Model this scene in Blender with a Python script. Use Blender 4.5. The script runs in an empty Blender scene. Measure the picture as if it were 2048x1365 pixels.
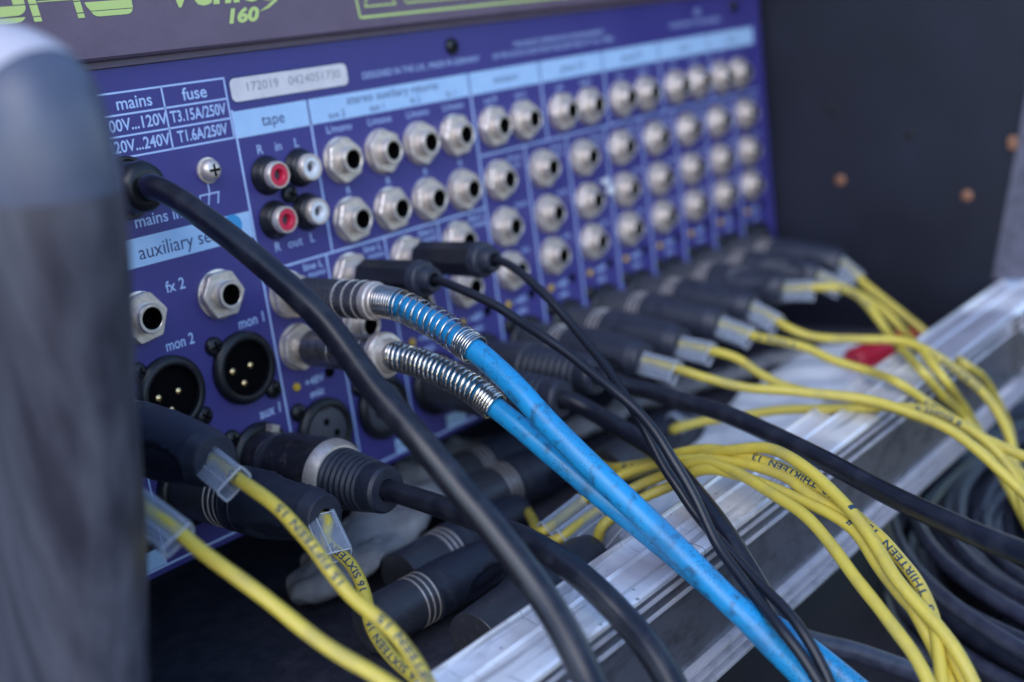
import bpy, bmesh, math, random
import numpy as np
from mathutils import Matrix, Vector, noise as mnoise
random.seed(7); np.random.seed(7)
MM = 0.001
# ------------------------------------------------------------------ camera, world, sun, exposure
sc = bpy.context.scene
IMW, IMH, FPX = 2048.0, 1365.0, 2398.63
CAM = np.array([-236.4455, -314.8251, 70.89])
def look(az, el, roll):
    f = np.array([math.sin(az)*math.cos(el), math.cos(az)*math.cos(el), math.sin(el)])
    r = np.cross(f, [0, 0, 1]); r /= np.linalg.norm(r); u = np.cross(r, f)
    c, s = math.cos(roll), math.sin(roll)
    return np.array([c*r+s*u, -s*r+c*u, -f])
RC = look(0.8431, -0.2489, -0.132)
cd = bpy.data.cameras.new('camera'); cam = bpy.data.objects.new('camera', cd); sc.collection.objects.link(cam)
m4 = Matrix.Identity(4)
for i in range(3):
    for j in range(3): m4[i][j] = RC[j][i]
    m4[i][3] = CAM[i]*MM
cam.matrix_world = m4
cd.sensor_width = 36; cd.lens = FPX/IMW*36; cd.clip_start = 0.01; cd.clip_end = 200
cd.dof.use_dof = True; cd.dof.focus_distance = 0.338; cd.dof.aperture_fstop = 6.2
sc.camera = cam
SUN_EL, SUN_AZ = 38.0, -62.0     # azimuth of the light measured from -Y towards -X
w = bpy.data.worlds.new('World'); sc.world = w; w.use_nodes = True
nt = w.node_tree; nt.nodes.clear()
sky = nt.nodes.new('ShaderNodeTexSky'); sky.sky_type = 'NISHITA'; sky.sun_disc = False
sd = Vector((math.sin(math.radians(SUN_AZ))*math.cos(math.radians(SUN_EL)), -math.cos(math.radians(SUN_AZ))*math.cos(math.radians(SUN_EL)), math.sin(math.radians(SUN_EL))))
sky.sun_elevation = math.radians(SUN_EL); sky.sun_rotation = math.atan2(sd.x, sd.y)
sky.dust_density = 0.6; sky.ozone_density = 4.0
bg = nt.nodes.new('ShaderNodeBackground'); bg.inputs[1].default_value = 0.15
wo = nt.nodes.new('ShaderNodeOutputWorld')
nt.links.new(sky.outputs[0], bg.inputs[0]); nt.links.new(bg.outputs[0], wo.inputs[0])
sl = bpy.data.lights.new('sun', 'SUN'); sl.energy = 0.5; sl.angle = math.radians(50); sl.color = (1, .95, .90)
so = bpy.data.objects.new('sun', sl); sc.collection.objects.link(so)
so.rotation_euler = sd.to_track_quat('Z', 'Y').to_euler()
sc.view_settings.view_transform = 'Standard'; sc.view_settings.look = 'None'; sc.view_settings.exposure = 1.2

# a pixel of the photograph and a distance along the lens axis give a place in millimetres
def at(u, v, D):
    return CAM + RC.T @ np.array([(u-IMW/2)/FPX, -(v-IMH/2)/FPX, -1.0])*D
def V(*a): return np.array(a, float)

# ------------------------------------------------------------------ materials
MATS = {}
def mat(name, col, rough=.5, metal=0., col2=None, scale=300., thr=(.4, .6), bump=0., bscale=900., stretch=(1, 1, 1), rvar=0., spec=.5, det=6., clear=None, coat=0.):
    if name in MATS: return MATS[name]
    m = bpy.data.materials.new(name); m.use_nodes = True; MATS[name] = m
    n = m.node_tree.nodes; l = m.node_tree.links; b = n['Principled BSDF']
    b.inputs['Base Color'].default_value = (*col, 1); b.inputs['Roughness'].default_value = rough; b.inputs['Metallic'].default_value = metal
    b.inputs['Specular IOR Level'].default_value = spec
    if coat: b.inputs['Coat Weight'].default_value = coat
    tc = n.new('ShaderNodeTexCoord'); mp = n.new('ShaderNodeMapping'); mp.inputs['Scale'].default_value = stretch
    l.new(tc.outputs['Object'], mp.inputs[0])
    if col2 is not None or rvar:
        no = n.new('ShaderNodeTexNoise'); no.inputs['Scale'].default_value = scale; no.inputs['Detail'].default_value = det; no.inputs['Roughness'].default_value = .62
        l.new(mp.outputs[0], no.inputs['Vector'])
        mr = n.new('ShaderNodeMapRange'); mr.inputs['From Min'].default_value = thr[0]; mr.inputs['From Max'].default_value = thr[1]
        l.new(no.outputs[0], mr.inputs[0])
        if col2 is not None:
            mx = n.new('ShaderNodeMix'); mx.data_type = 'RGBA'
            mx.inputs['A'].default_value = (*col, 1); mx.inputs['B'].default_value = (*col2, 1)
            l.new(mr.outputs[0], mx.inputs['Factor']); l.new(mx.outputs['Result'], b.inputs['Base Color'])
        if rvar:
            m2 = n.new('ShaderNodeMapRange'); m2.inputs['To Min'].default_value = rough-rvar; m2.inputs['To Max'].default_value = rough+rvar
            l.new(mr.outputs[0], m2.inputs[0]); l.new(m2.outputs[0], b.inputs['Roughness'])
    if bump:
        nb = n.new('ShaderNodeTexNoise'); nb.inputs['Scale'].default_value = bscale; nb.inputs['Detail'].default_value = 3
        l.new(mp.outputs[0], nb.inputs['Vector'])
        bp = n.new('ShaderNodeBump'); bp.inputs['Strength'].default_value = bump; bp.inputs['Distance'].default_value = .0003
        l.new(nb.outputs[0], bp.inputs['Height']); l.new(bp.outputs[0], b.inputs['Normal'])
    return m
mat('panel_blue', (.042, .036, .205), .44, col2=(.052, .046, .225), scale=28, thr=(.35, .65), rvar=.10, bump=.35, bscale=2500)
mat('header_paint', (.120, .083, .125), .45, col2=(.135, .095, .14), scale=90, bump=.5, bscale=2200)
mat('gap_black', (.008, .007, .01), .7)
mat('print_light', (.46, .60, .92), .5)
mat('band_blue', (.42, .62, .88), .5, col2=(.38, .58, .86), scale=150)
mat('ink_navy', (.03, .04, .16), .6)
mat('lime_print', (.50, .62, .20), .5)
mat('sticker_white', (.66, .62, .66), .45, col2=(.74, .70, .72), scale=200)
mat('sticker_ink', (.28, .27, .32), .6)
mat('sticker_blue', (.04, .30, .62), .5)
mat('nickel', (.72, .65, .60), .36, .8, rvar=.08, scale=400, bump=.15, bscale=500)
mat('nickel_face', (.78, .69, .63), .44, .7, col2=(.62, .55, .50), rvar=.1, scale=500)
mat('chrome', (.74, .73, .74), .14, 1, rvar=.06, scale=300, bump=.1, bscale=400)
mat('spring_steel', (.60, .57, .54), .24, .95, col2=(.34, .30, .27), scale=350, thr=(.5, .75), rvar=.08)
mat('gunmetal', (.16, .16, .18), .3, .75, col2=(.24, .23, .25), scale=250, rvar=.06, bump=.2, bscale=300)
mat('knurl_black', (.07, .072, .09), .32, .6)
mat('black_plastic', (.006, .007, .011), .38, col2=(.010, .011, .017), scale=300, bump=.1)
mat('black_rubber', (.016, .020, .036), .46, col2=(.027, .031, .050), scale=350, thr=(.4, .7), bump=.25, bscale=1200)
mat('black_well', (.003, .003, .004), .8, spec=.05)
mat('shell_black', (.055, .058, .072), .36, .25, col2=(.09, .09, .10), scale=450, thr=(.55, .7), bump=.35, bscale=600)
mat('shell_worn', (.022, .022, .030), .38, .2, col2=(.10, .085, .08), scale=330, thr=(.55, .72), bump=.6, bscale=450)
mat('glint_pale', (.50, .54, .62), .2)
mat('loose_shell', (.022, .024, .034), .33, .3)
mat('grey_insert', (.06, .06, .075), .6, bump=.4, bscale=700)
mat('gold', (.95, .66, .32), .25, 1)
mat('led_amber', (.55, .36, .03), .3)
mat('rca_red', (.62, .02, .07), .35)
mat('rca_white', (.72, .74, .78), .35)
mat('jacket_black', (.008, .009, .017), .38, col2=(.028, .030, .042), scale=130, thr=(.48, .80), rvar=.08, bump=.12, bscale=1500)
mat('jacket_thin', (.008, .009, .016), .38, bump=.12, bscale=1500)
mat('jacket_coil', (.021, .024, .044), .40, col2=(.04, .043, .07), scale=200)
mat('jacket_yellow', (.58, .455, .065), .46, col2=(.33, .27, .09), scale=75, thr=(.48, .80), rvar=.08, bump=.1, bscale=900)
mat('print_navy', (.02, .05, .09), .6)
mat('grey_strap', (.17, .17, .185), .75, col2=(.36, .35, .34), scale=45, thr=(.35, .7), bump=.5, bscale=400)
mat('strap_disc', (.2, .21, .22), .5)
mat('white_sheet', (.84, .87, .92), .5, col2=(.62, .68, .76), scale=40, bump=.3, bscale=100)
mat('red_plastic', (.42, .008, .03), .35)
mat('wall_dark', (.0055, .007, .016), .55, col2=(.013, .016, .032), scale=16, thr=(.35, .75), bump=.4, bscale=500)
mat('floor_dark', (.028, .029, .045), .7, col2=(.065, .062, .085), scale=160, thr=(.4, .7), bump=.8, bscale=900)
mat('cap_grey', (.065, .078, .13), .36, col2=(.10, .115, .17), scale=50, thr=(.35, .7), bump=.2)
mat('side_grey', (.024, .024, .037), .42, col2=(.10, .10, .13), scale=130, thr=(.36, .72), stretch=(1, 1, .10), bump=.5, bscale=300)
mat('sheen_grey', (.60, .56, .61), .35, col2=(.42, .41, .48), scale=60, thr=(.35, .65))
mat('chip_brown', (.30, .14, .08), .5, .2)
mat('deck_wood', (.012, .010, .018), .65, col2=(.022, .018, .028), scale=60, stretch=(.1, 1, 1), bump=.6, bscale=300)
mat('ground_dark', (.02, .019, .024), .8, col2=(.03, .028, .034), scale=5, bump=.3, bscale=60)
mat('angle_grey', (.17, .17, .23), .5, .4, col2=(.12, .12, .16), scale=120)
def alu():
    m0 = mat('aluminium', (.93, .91, .94), .42, .40, col2=(.38, .35, .37), scale=130, thr=(.56, .78), rvar=.10, bump=.3, bscale=220, stretch=(.35, 1, 1))
    n = m0.node_tree.nodes; l = m0.node_tree.links; b = n['Principled BSDF']; src = b.inputs['Base Color'].links[0].from_socket
    tc = n.new('ShaderNodeTexCoord'); cur = src
    for sca, st, lo, hi, c, amt in ((30, (1, .3, .3), .44, .60, (.34, .33, .41, 1), .75), (300, (.06, 1, 1), .56, .64, (.34, .33, .37, 1), .65), (700, (1, .06, .06), .67, .70, (.22, .21, .24, 1), .6), (420, (1, 1, 1), .69, .72, (.10, .10, .11, 1), .8)):
        mp = n.new('ShaderNodeMapping'); mp.inputs['Scale'].default_value = st; mp.inputs['Rotation'].default_value = (.1, .2, .35 if sca == 700 else 0); l.new(tc.outputs['Object'], mp.inputs[0])
        no = n.new('ShaderNodeTexNoise'); no.inputs['Scale'].default_value = sca; no.inputs['Detail'].default_value = 4; l.new(mp.outputs[0], no.inputs['Vector'])
        mr = n.new('ShaderNodeMapRange'); mr.inputs['From Min'].default_value = lo; mr.inputs['From Max'].default_value = hi; mr.inputs['To Max'].default_value = amt; l.new(no.outputs[0], mr.inputs[0])
        mx = n.new('ShaderNodeMix'); mx.data_type = 'RGBA'; l.new(cur, mx.inputs['A']); mx.inputs['B'].default_value = c; l.new(mr.outputs[0], mx.inputs['Factor']); cur = mx.outputs['Result']
    l.new(cur, b.inputs['Base Color']); return m0
alu()
mat('alu_ridge', (.66, .65, .73), .38, .45, col2=(.40, .40, .46), scale=140, thr=(.5, .75), bump=.2)
mat('alu_plate', (.15, .155, .19), .42, .5, col2=(.07, .072, .09), scale=150, thr=(.46, .66), rvar=.1, bump=.25, bscale=160, stretch=(.5, 1, 1))
def blue_jacket():
    m = mat('jacket_blue', (.012, .27, .58), .36, bump=.15, bscale=900)
    n = m.node_tree.nodes; l = m.node_tree.links; b = n['Principled BSDF']
    tc = n.new('ShaderNodeTexCoord')
    cur = None; col = (.012, .27, .58, 1); base = None
    for sca, lo, hi, c, amt in ((90, .48, .72, (.03, .16, .34, 1), .75), (330, .54, .72, (.02, .08, .17, 1), .8), (3000, .62, .65, (.003, .007, .014, 1), 1.0)):
        no = n.new('ShaderNodeTexNoise'); no.inputs['Scale'].default_value = sca; no.inputs['Detail'].default_value = 5 if sca < 1000 else 1; l.new(tc.outputs['Object'], no.inputs['Vector'])
        mr = n.new('ShaderNodeMapRange'); mr.inputs['From Min'].default_value = lo; mr.inputs['From Max'].default_value = hi; mr.inputs['To Max'].default_value = amt
        l.new(no.outputs[0], mr.inputs[0])
        fac = mr.outputs[0]
        if sca > 1000:
            n2 = n.new('ShaderNodeTexNoise'); n2.inputs['Scale'].default_value = 42; n2.inputs['Detail'].default_value = 4; l.new(tc.outputs['Object'], n2.inputs['Vector'])
            m2 = n.new('ShaderNodeMapRange'); m2.inputs['From Min'].default_value = .44; m2.inputs['From Max'].default_value = .56; l.new(n2.outputs[0], m2.inputs[0])
            mu = n.new('ShaderNodeMath'); mu.operation = 'MULTIPLY'; l.new(fac, mu.inputs[0]); l.new(m2.outputs[0], mu.inputs[1]); fac = mu.outputs[0]
        mx = n.new('ShaderNodeMix'); mx.data_type = 'RGBA'; mx.inputs['B'].default_value = c
        if cur is None: mx.inputs['A'].default_value = col
        else: l.new(cur, mx.inputs['A'])
        l.new(fac, mx.inputs['Factor']); cur = mx.outputs['Result']
    l.new(cur, b.inputs['Base Color'])
blue_jacket()
def clear_mat():
    m = bpy.data.materials.new('clear_plastic'); m.use_nodes = True; MATS['clear_plastic'] = m
    n = m.node_tree.nodes; l = m.node_tree.links; b = n['Principled BSDF']; o = n['Material Output']
    b.inputs['Base Color'].default_value = (.55, .60, .70, 1); b.inputs['Roughness'].default_value = .06
    tr = n.new('ShaderNodeBsdfTransparent'); tr.inputs[0].default_value = (.93, .95, .98, 1)
    lw = n.new('ShaderNodeLayerWeight'); lw.inputs[0].default_value = .22
    mr = n.new('ShaderNodeMapRange'); mr.inputs['To Min'].default_value = .10; mr.inputs['To Max'].default_value = .85
    mx = n.new('ShaderNodeMixShader'); l.new(lw.outputs['Facing'], mr.inputs[0]); l.new(mr.outputs[0], mx.inputs[0])
    l.new(tr.outputs[0], mx.inputs[1]); l.new(b.outputs[0], mx.inputs[2]); l.new(mx.outputs[0], o.inputs[0])
clear_mat()

# ------------------------------------------------------------------ mesh helpers (all in millimetres)
class MB:
    def __init__(s): s.v = []; s.f = []
    def add(s, vs, fs):
        o = len(s.v); s.v += [tuple(map(float, p)) for p in vs]; s.f += [tuple(i+o for i in f) for f in fs]; return s
    def box(s, a, b):
        x0, y0, z0 = a; x1, y1, z1 = b
        return s.add([(x0,y0,z0),(x1,y0,z0),(x1,y1,z0),(x0,y1,z0),(x0,y0,z1),(x1,y0,z1),(x1,y1,z1),(x0,y1,z1)],
                     [(0,3,2,1),(4,5,6,7),(0,1,5,4),(1,2,6,5),(2,3,7,6),(3,0,4,7)])
    def rings(s, R, closed=True, cap=(True, True)):
        n = len(R[0]); vs = [p for r in R for p in r]; fs = []
        for i in range(len(R)-1):
            for j in range(n if closed else n-1):
                k = (j+1) % n; fs.append((i*n+j, i*n+k, (i+1)*n+k, (i+1)*n+j))
        if cap[0]: fs.append(tuple(range(n))[::-1])
        if cap[1]: fs.append(tuple((len(R)-1)*n+j for j in range(n)))
        return s.add(vs, fs)
    def lathe(s, prof, n=40, M=None, cap=(True, True), mod=None):
        # prof: list of (t along +Z, radius); M places the local Z axis
        R = []
        for t, r in prof:
            ring = []
            for j in range(n):
                a = 2*math.pi*j/n; rr = r if mod is None else mod(a, t, r)
                ring.append(V(rr*math.cos(a), rr*math.sin(a), t))
            R.append(ring)
        if M is not None: R = [[tr(M, p) for p in r] for r in R]
        return s.rings(R, True, cap)
def tr(M, p): return M[:3, :3] @ np.asarray(p, float) + M[:3, 3]
def frame(o, d, up=(0, 0, 1)):
    d = np.asarray(d, float); d = d/np.linalg.norm(d); x = np.cross(up, d); x /= np.linalg.norm(x); y = np.cross(d, x)
    M = np.eye(4); M[:3, 0] = x; M[:3, 1] = y; M[:3, 2] = d; M[:3, 3] = o; return M
WM = {}
def mesh(name, mb, m, smooth=40):
    me = bpy.data.meshes.new(name); me.from_pydata([tuple(c*MM for c in p) for p in mb.v], [], mb.f); me.validate(); me.update()
    bm = bmesh.new(); bm.from_mesh(me); bmesh.ops.recalc_face_normals(bm, faces=bm.faces)
    if smooth:
        ang = math.radians(smooth)
        for f in bm.faces: f.smooth = True
        for e in bm.edges:
            if len(e.link_faces) == 2 and e.calc_face_angle(0) > ang: e.smooth = False
    bm.to_mesh(me); bm.free(); me.materials.append(MATS[m]); return me
def link(name, data, parent=None, M=None):
    o = bpy.data.objects.new(name, data); sc.collection.objects.link(o)
    W = np.eye(4) if M is None else M
    WM[o] = W
    B = W if parent is None else np.linalg.inv(WM[parent]) @ W
    if parent is not None: o.parent = parent
    mm = Matrix([[*r] for r in B.tolist()])
    for i in range(3): mm[i][3] *= MM
    o.matrix_basis = mm; return o
def obj(name, mb, m, parent=None, M=None, smooth=40): return link(name, mesh(name, mb, m, smooth), parent, M)
def thing(name, label, cat, loc, group=None, rot=None):
    M = np.eye(4) if rot is None else rot.copy(); M[:3, 3] = loc
    o = link(name, None, None, M); o.empty_display_size = .01
    o['label'] = label; o['category'] = cat
    if group: o['group'] = group
    return o
def struct(o): o['kind'] = 'structure'; return o
def T(x, y, z): M = np.eye(4); M[:3, 3] = (x, y, z); return M
OUT = np.eye(4); OUT[:3, :3] = np.array([[1,0,0],[0,0,-1],[0,1,0]])      # local Z -> world -Y, local Y -> world Z
def onpanel(x, z, y=0): M = OUT.copy(); M[:3, 3] = (x, y, z); return M
# ------------------------------------------------------------------ curves
def spline(P, step=1.2):
    P = [np.asarray(p, float) for p in P]; n = len(P); dim = len(P[0])
    E = [2*P[0]-P[1]] + P + [2*P[-1]-P[-2]]; out = []
    for i in range(1, n):
        p0, p1, p2, p3 = E[i-1], E[i], E[i+1], E[i+2]
        def kn(t, a, b): return t + max(np.linalg.norm((b-a)[:3]), 1e-6)**.5
        t0 = 0; t1 = kn(t0, p0, p1); t2 = kn(t1, p1, p2); t3 = kn(t2, p2, p3)
        L = np.linalg.norm((p2-p1)[:3]); k = max(2, int(L/step))
        for q in range(k):
            t = t1 + (t2-t1)*q/k
            A1 = (t1-t)/(t1-t0)*p0+(t-t0)/(t1-t0)*p1; A2 = (t2-t)/(t2-t1)*p1+(t-t1)/(t2-t1)*p2; A3 = (t3-t)/(t3-t2)*p2+(t-t2)/(t3-t2)*p3
            B1 = (t2-t)/(t2-t0)*A1+(t-t0)/(t2-t0)*A2; B2 = (t3-t)/(t3-t1)*A2+(t-t1)/(t3-t1)*A3
            out.append((t2-t)/(t2-t1)*B1+(t-t1)/(t2-t1)*B2)
    out.append(P[-1]); return np.array(out)
def smoothc(C, n=3):
    for _ in range(n):
        D = C.copy(); D[1:-1] = .25*C[:-2]+.5*C[1:-1]+.25*C[2:]; C = D
    return C
def frames(C):
    Tn = np.gradient(C, axis=0); Tn /= np.linalg.norm(Tn, axis=1)[:, None]
    a = np.cross(Tn[0], [0, 0, 1.]); a /= np.linalg.norm(a); N = [a]
    for i in range(1, len(C)):
        a = N[-1]-Tn[i]*(N[-1]@Tn[i]); a /= np.linalg.norm(a); N.append(a)
    N = np.array(N); return Tn, N, np.cross(Tn, N)
def tube(C, r, n=14, mb=None, sq=(1, 1), cap=True):
    mb = mb or MB(); Tn, N, B = frames(C); rr = np.full(len(C), r) if np.isscalar(r) else r
    R = [[C[i]+rr[i]*(math.cos(a)*N[i]*sq[0]+math.sin(a)*B[i]*sq[1]) for a in [2*math.pi*j/n for j in range(n)]] for i in range(len(C))]
    return mb.rings(R, True, (cap, cap))
def px(L, r=None):
    return [at(*p[:3]) for p in L]
def arclen(C): return np.concatenate([[0], np.cumsum(np.linalg.norm(np.diff(C, axis=0), axis=1))])
def sample(C, s):
    A = arclen(C); return np.array([np.interp(s, A, C[:, k]) for k in range(3)])
# ------------------------------------------------------------------ lettering
def textmesh(body, size=1., spacing=1., bold=0., shear=0.):
    cu = bpy.data.curves.new('t', 'FONT'); cu.body = body; cu.size = size; cu.space_character = spacing; cu.shear = shear
    cu.align_x = 'CENTER'; cu.align_y = 'CENTER'; cu.offset = bold*size; cu.resolution_u = 3
    o = bpy.data.objects.new('t', cu); sc.collection.objects.link(o); bpy.context.view_layer.update()
    me = bpy.data.meshes.new_from_object(o); bpy.data.objects.remove(o); bpy.data.curves.remove(cu)
    v = np.array([p.co[:] for p in me.vertices]) if len(me.vertices) else np.zeros((0, 3)); f = [tuple(p.vertices) for p in me.polygons]
    bpy.data.meshes.remove(me); return v, f
def panel_text(body, x, z, size, m, parent, width=None, y=-.10, bold=0., shear=0., rot=0.):
    v, f = textmesh(body, size*1.35, bold=bold, shear=shear)
    if width: v[:, 0] *= width/(v[:, 0].max()-v[:, 0].min())
    c, s = math.cos(rot), math.sin(rot)
    mb = MB(); mb.add([(x+p[0]*c-p[1]*s, y, z+p[0]*s+p[1]*c) for p in v], f)
    return obj('lettering', mb, m, parent, smooth=0)
def cable_text(C, rad, body, s0, char, m, parent, side, up=1, height=2.2, flipdir=True):
    # prints body along the cable starting at arc length s0 with direction reversed (reads towards the plug)
    v, f = textmesh(body, 1.0, bold=.028, spacing=1.06); W = v[:, 0].max()-v[:, 0].min(); k = char*len(body)/W
    hk = height/(v[:, 1].max()-v[:, 1].min())
    bm = bmesh.new(); bv = [bm.verts.new(p) for p in v]
    for q in f:
        try: bm.faces.new([bv[i] for i in q])
        except ValueError: pass
    bmesh.ops.triangulate(bm, faces=bm.faces)
    for _ in range(3):
        lg = [e for e in bm.edges if e.calc_length() > .14]
        if lg: bmesh.ops.subdivide_edges(bm, edges=lg, cuts=1); bmesh.ops.triangulate(bm, faces=bm.faces)
    bm.verts.index_update(); v = np.array([p.co[:] for p in bm.verts]); f = [tuple(q.index for q in fc.verts) for fc in bm.faces]; bm.free()
    Tn, N, B = frames(C); A = arclen(C); out = []
    side = np.asarray(side, float)
    for p in v:
        xs = p[0]*k*(-1 if flipdir else 1); s = s0+xs
        q = np.array([np.interp(s, A, C[:, i]) for i in range(3)]); t = np.array([np.interp(s, A, Tn[:, i]) for i in range(3)]); t /= np.linalg.norm(t)
        sd_ = CAM-q; sd_ = sd_-t*(sd_@t); sd_ /= np.linalg.norm(sd_); sd_ = sd_ + side; sd_ -= t*(sd_@t); sd_ /= np.linalg.norm(sd_)
        tt = -t if flipdir else t
        upv = np.cross(sd_, tt)
        a = p[1]*hk/rad
        out.append(q+(rad*1.03)*(math.cos(a)*sd_+math.sin(a)*upv))
    mb = MB(); mb.add(out, f); return obj('printed_text', mb, m, parent, smooth=0)

# ================================================================== STRUCTURE: the ground the case stands on
g = MB(); g.box((-3000, -3000, -182), (3000, 3000, -180)); struct(obj('ground', g, 'ground_dark', smooth=0))
deck = thing('stage_deck', 'dark wooden deck boards on the ground in front of the aluminium rail', 'deck', (100, -250, -160))
deck['kind'] = 'structure'
del deck['category']
for i in range(9):
    b = MB(); y0 = -560+i*78; b.box((-400, y0, -176), (760, y0+76, -162)); obj('plank', b, 'deck_wood', deck, smooth=0)

# ================================================================== FLIGHT CASE
case = thing('flight_case', 'black flight case with a ribbed aluminium front rail, the blue mixer panel set inside it', 'flight case', (100, -60, -118))
b = MB(); b.box((-112, -118, -112), (345, 60, -104)); obj('case_floor', b, 'floor_dark', case, smooth=0)
b = MB(); wp = [(200, -104), (-109, -104), (-178, 240), (200, 240)]; b.rings([[V(x, y, z) for y, z in wp] for x in (345, 362)], True); obj('side_wall', b, 'wall_dark', case, smooth=0)['label'] = 'tall dark inner side wall with worn wood chips'
b = MB(); b.box((-112, 58, -104), (345, 66, 240)); obj('back_wall', b, 'wall_dark', case, smooth=0)
# near side wall with a rounded rim
ol = [(40, 88), (0, 88.5), (-45, 88.3), (-76, 87.6), (-96, 85.5), (-109.5, 82.2), (-117.5, 77), (-121, 70.5), (-122.3, 61), (-121.5, 48), (-118, 33), (-113.8, 18), (-109.5, 3), (-105, -16), (-99, -35), (-92.5, -55), (-86.5, -75), (-82, -104), (40, -104)]
o3 = spline([(a, c, 0) for a, c in ol[:-1]], 2.0); o2 = np.array([[p[0], p[1]] for p in o3]+[[40, -104]])
nrm = np.zeros_like(o2)
for i in range(len(o2)):
    t = o2[min(i+1, len(o2)-1)]-o2[max(i-1, 0)]; t = t/np.linalg.norm(t); nrm[i] = (-t[1], t[0])
cen = np.array([-20., 0.])
for i in range(len(o2)):
    if nrm[i] @ (cen-o2[i]) < 0: nrm[i] = -nrm[i]
nrm[-2] = nrm[-3]; nrm[-4] = nrm[-5]; nrm[-1] = (0, 0); nrm[0] = (0, -1)
R = []
rad = 17.
for k in range(13):
    a = math.pi*k/12; xk = -124.5+13.5*math.cos(a) if True else 0; ins = rad*(1-math.sin(a))**1.0
    R.append([V(xk, *(o2[i]+nrm[i]*ins)) for i in range(len(o2))])
b = MB(); b.rings(R, True, (True, True)); sw = obj('side_wall', b, 'side_grey', case, smooth=60); sw['label'] = 'weathered grey near side wall with rounded top corner'
b = MB(); b.lathe([(0, 2.2), (.8, 2.2), (1.4, 1.4)], 20, frame(at(124, 372, 208), (-.6, -.8, 0)))
obj('screw', b, 'gap_black', case)
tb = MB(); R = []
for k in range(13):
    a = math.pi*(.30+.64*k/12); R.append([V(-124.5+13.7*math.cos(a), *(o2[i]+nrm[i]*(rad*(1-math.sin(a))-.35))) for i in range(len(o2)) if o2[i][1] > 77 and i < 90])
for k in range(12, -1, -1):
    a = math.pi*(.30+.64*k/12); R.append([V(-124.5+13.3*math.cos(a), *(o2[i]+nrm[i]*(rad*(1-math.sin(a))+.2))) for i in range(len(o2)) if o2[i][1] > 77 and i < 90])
R.append(R[0]); tb.rings(R, False, (False, False)); obj('sky_sheen_strip', tb, 'sheen_grey', sw, smooth=60)  # added pale strip: its colour paints the sky's bright sheen on the rounded top
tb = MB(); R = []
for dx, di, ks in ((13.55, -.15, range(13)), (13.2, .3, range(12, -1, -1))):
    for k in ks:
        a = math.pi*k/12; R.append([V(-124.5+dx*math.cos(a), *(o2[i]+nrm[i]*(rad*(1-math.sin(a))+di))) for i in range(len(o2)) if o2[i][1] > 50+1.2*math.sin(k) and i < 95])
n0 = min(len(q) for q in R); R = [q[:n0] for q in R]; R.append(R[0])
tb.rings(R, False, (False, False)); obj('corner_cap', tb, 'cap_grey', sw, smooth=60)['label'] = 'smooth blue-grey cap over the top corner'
# rail extruded along X
prof = [(-114, -104), (-114, -79), (-118.3, -78), (-118.5, -75.2), (-119.0, -74.0), (-119.8, -73.9), (-120.3, -75.2), (-123, -76.3), (-126.2, -76.9), (-127.2, -77.9), (-127.9, -77.9), (-128.1, -74.5), (-128.9, -74.1), (-129.8, -74.9), (-131, -75.0),
        (-139.0, -76.0), (-140.2, -76.3), (-140.9, -77.0), (-140.9, -78.2), (-136, -78.4), (-136, -104)]
prof2 = [(-136.1, -108), (-140.4, -108), (-142.2, -108.6), (-142.2, -109.6), (-139.2, -110.0), (-139.2, -111.7), (-142.2, -112), (-142.2, -113), (-139.2, -113.3), (-139.2, -115.1), (-142.2, -115.4), (-142.2, -116.4), (-140.6, -117), (-140, -119.5), (-134, -119.5), (-134, -108)]
def extr(pf, x0, x1, nseg, jit=.05):
    R = []
    for i in range(nseg+1):
        x = x0+(x1-x0)*i/nseg
        R.append([V(x, y+np.random.uniform(-jit, jit), z+np.random.uniform(-jit, jit)) for y, z in pf])
    return R
b = MB(); b.rings(extr(prof, -160, 460, 60), True); obj('rail', b, 'aluminium', case, smooth=25)
pl = [(-136.2, -78.6), (-139.9, -78.6), (-139.9, -107.8), (-136.2, -107.8)]
b = MB(); b.rings(extr(pl, -160, 460, 60), True); obj('rail_plate', b, 'alu_plate', case, smooth=25)
for zr in (-81.0, -85.2):
    b = MB(); b.rings(extr([(-139.95, zr+.65), (-140.8, zr+.35), (-140.8, zr-.3), (-139.95, zr-.7)], -160, 460, 60, .02), True); obj('rail_rib', b, 'alu_ridge', case, smooth=25)
b = MB(); b.rings(extr(prof2, -160, 460, 60), True); obj('rail_foot', b, 'alu_ridge', case, smooth=25)
b = MB(); b.box((292, -146, -103), (330, -140.2, -84)); b.box((300, -150, -98), (322, -146, -88)); b.box((296, -148, -84), (326, -141, -78)); obj('latch', b, 'chrome', case, smooth=0)
# wall edge angle on the far side
b = MB(); b.rings([[V(x, y, z) for y, z in ((-114.5, -74), (-130, -74), (-193, 240), (-177.5, 240))] for x in (343.2, 345.3)], True)
b.rings([[V(x, y, z) for y, z in ((-128.5, -73), (-130.5, -73), (-193.5, 240), (-191.5, 240))] for x in (345.4, 363)], True); obj('edge_angle', b, 'angle_grey', case, smooth=0)
b = MB(); b.box((366, -135, -79), (392, -128, -52)); b.box((372, -138, -70), (386, -135, -58)); b.box((362, -140, -60), (366, -112, 240)); obj('corner_bracket', b, 'aluminium', case, smooth=0)
for (y, z) in ((-38, -24), (-103, -33)):
    b = MB(); b.lathe([(0, 2.7), (.5, 2.7), (1.0, 1.6), (1.1, 0.01)], 16, frame((345, y, z), (-1, 0, 0))); obj('wood_chip', b, 'chip_brown', case)  # raised brown discs drawn for chips of worn wood in the wall
for (y, z) in ((-35, 14), (-76, -2)):
    b = MB(); b.lathe([(0, 2.4), (.4, 2.4), (.8, 1.4), (.9, 0.01)], 16, frame((345, y, z), (-1, 0, 0))); obj('screw', b, 'gap_black', case)
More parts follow.
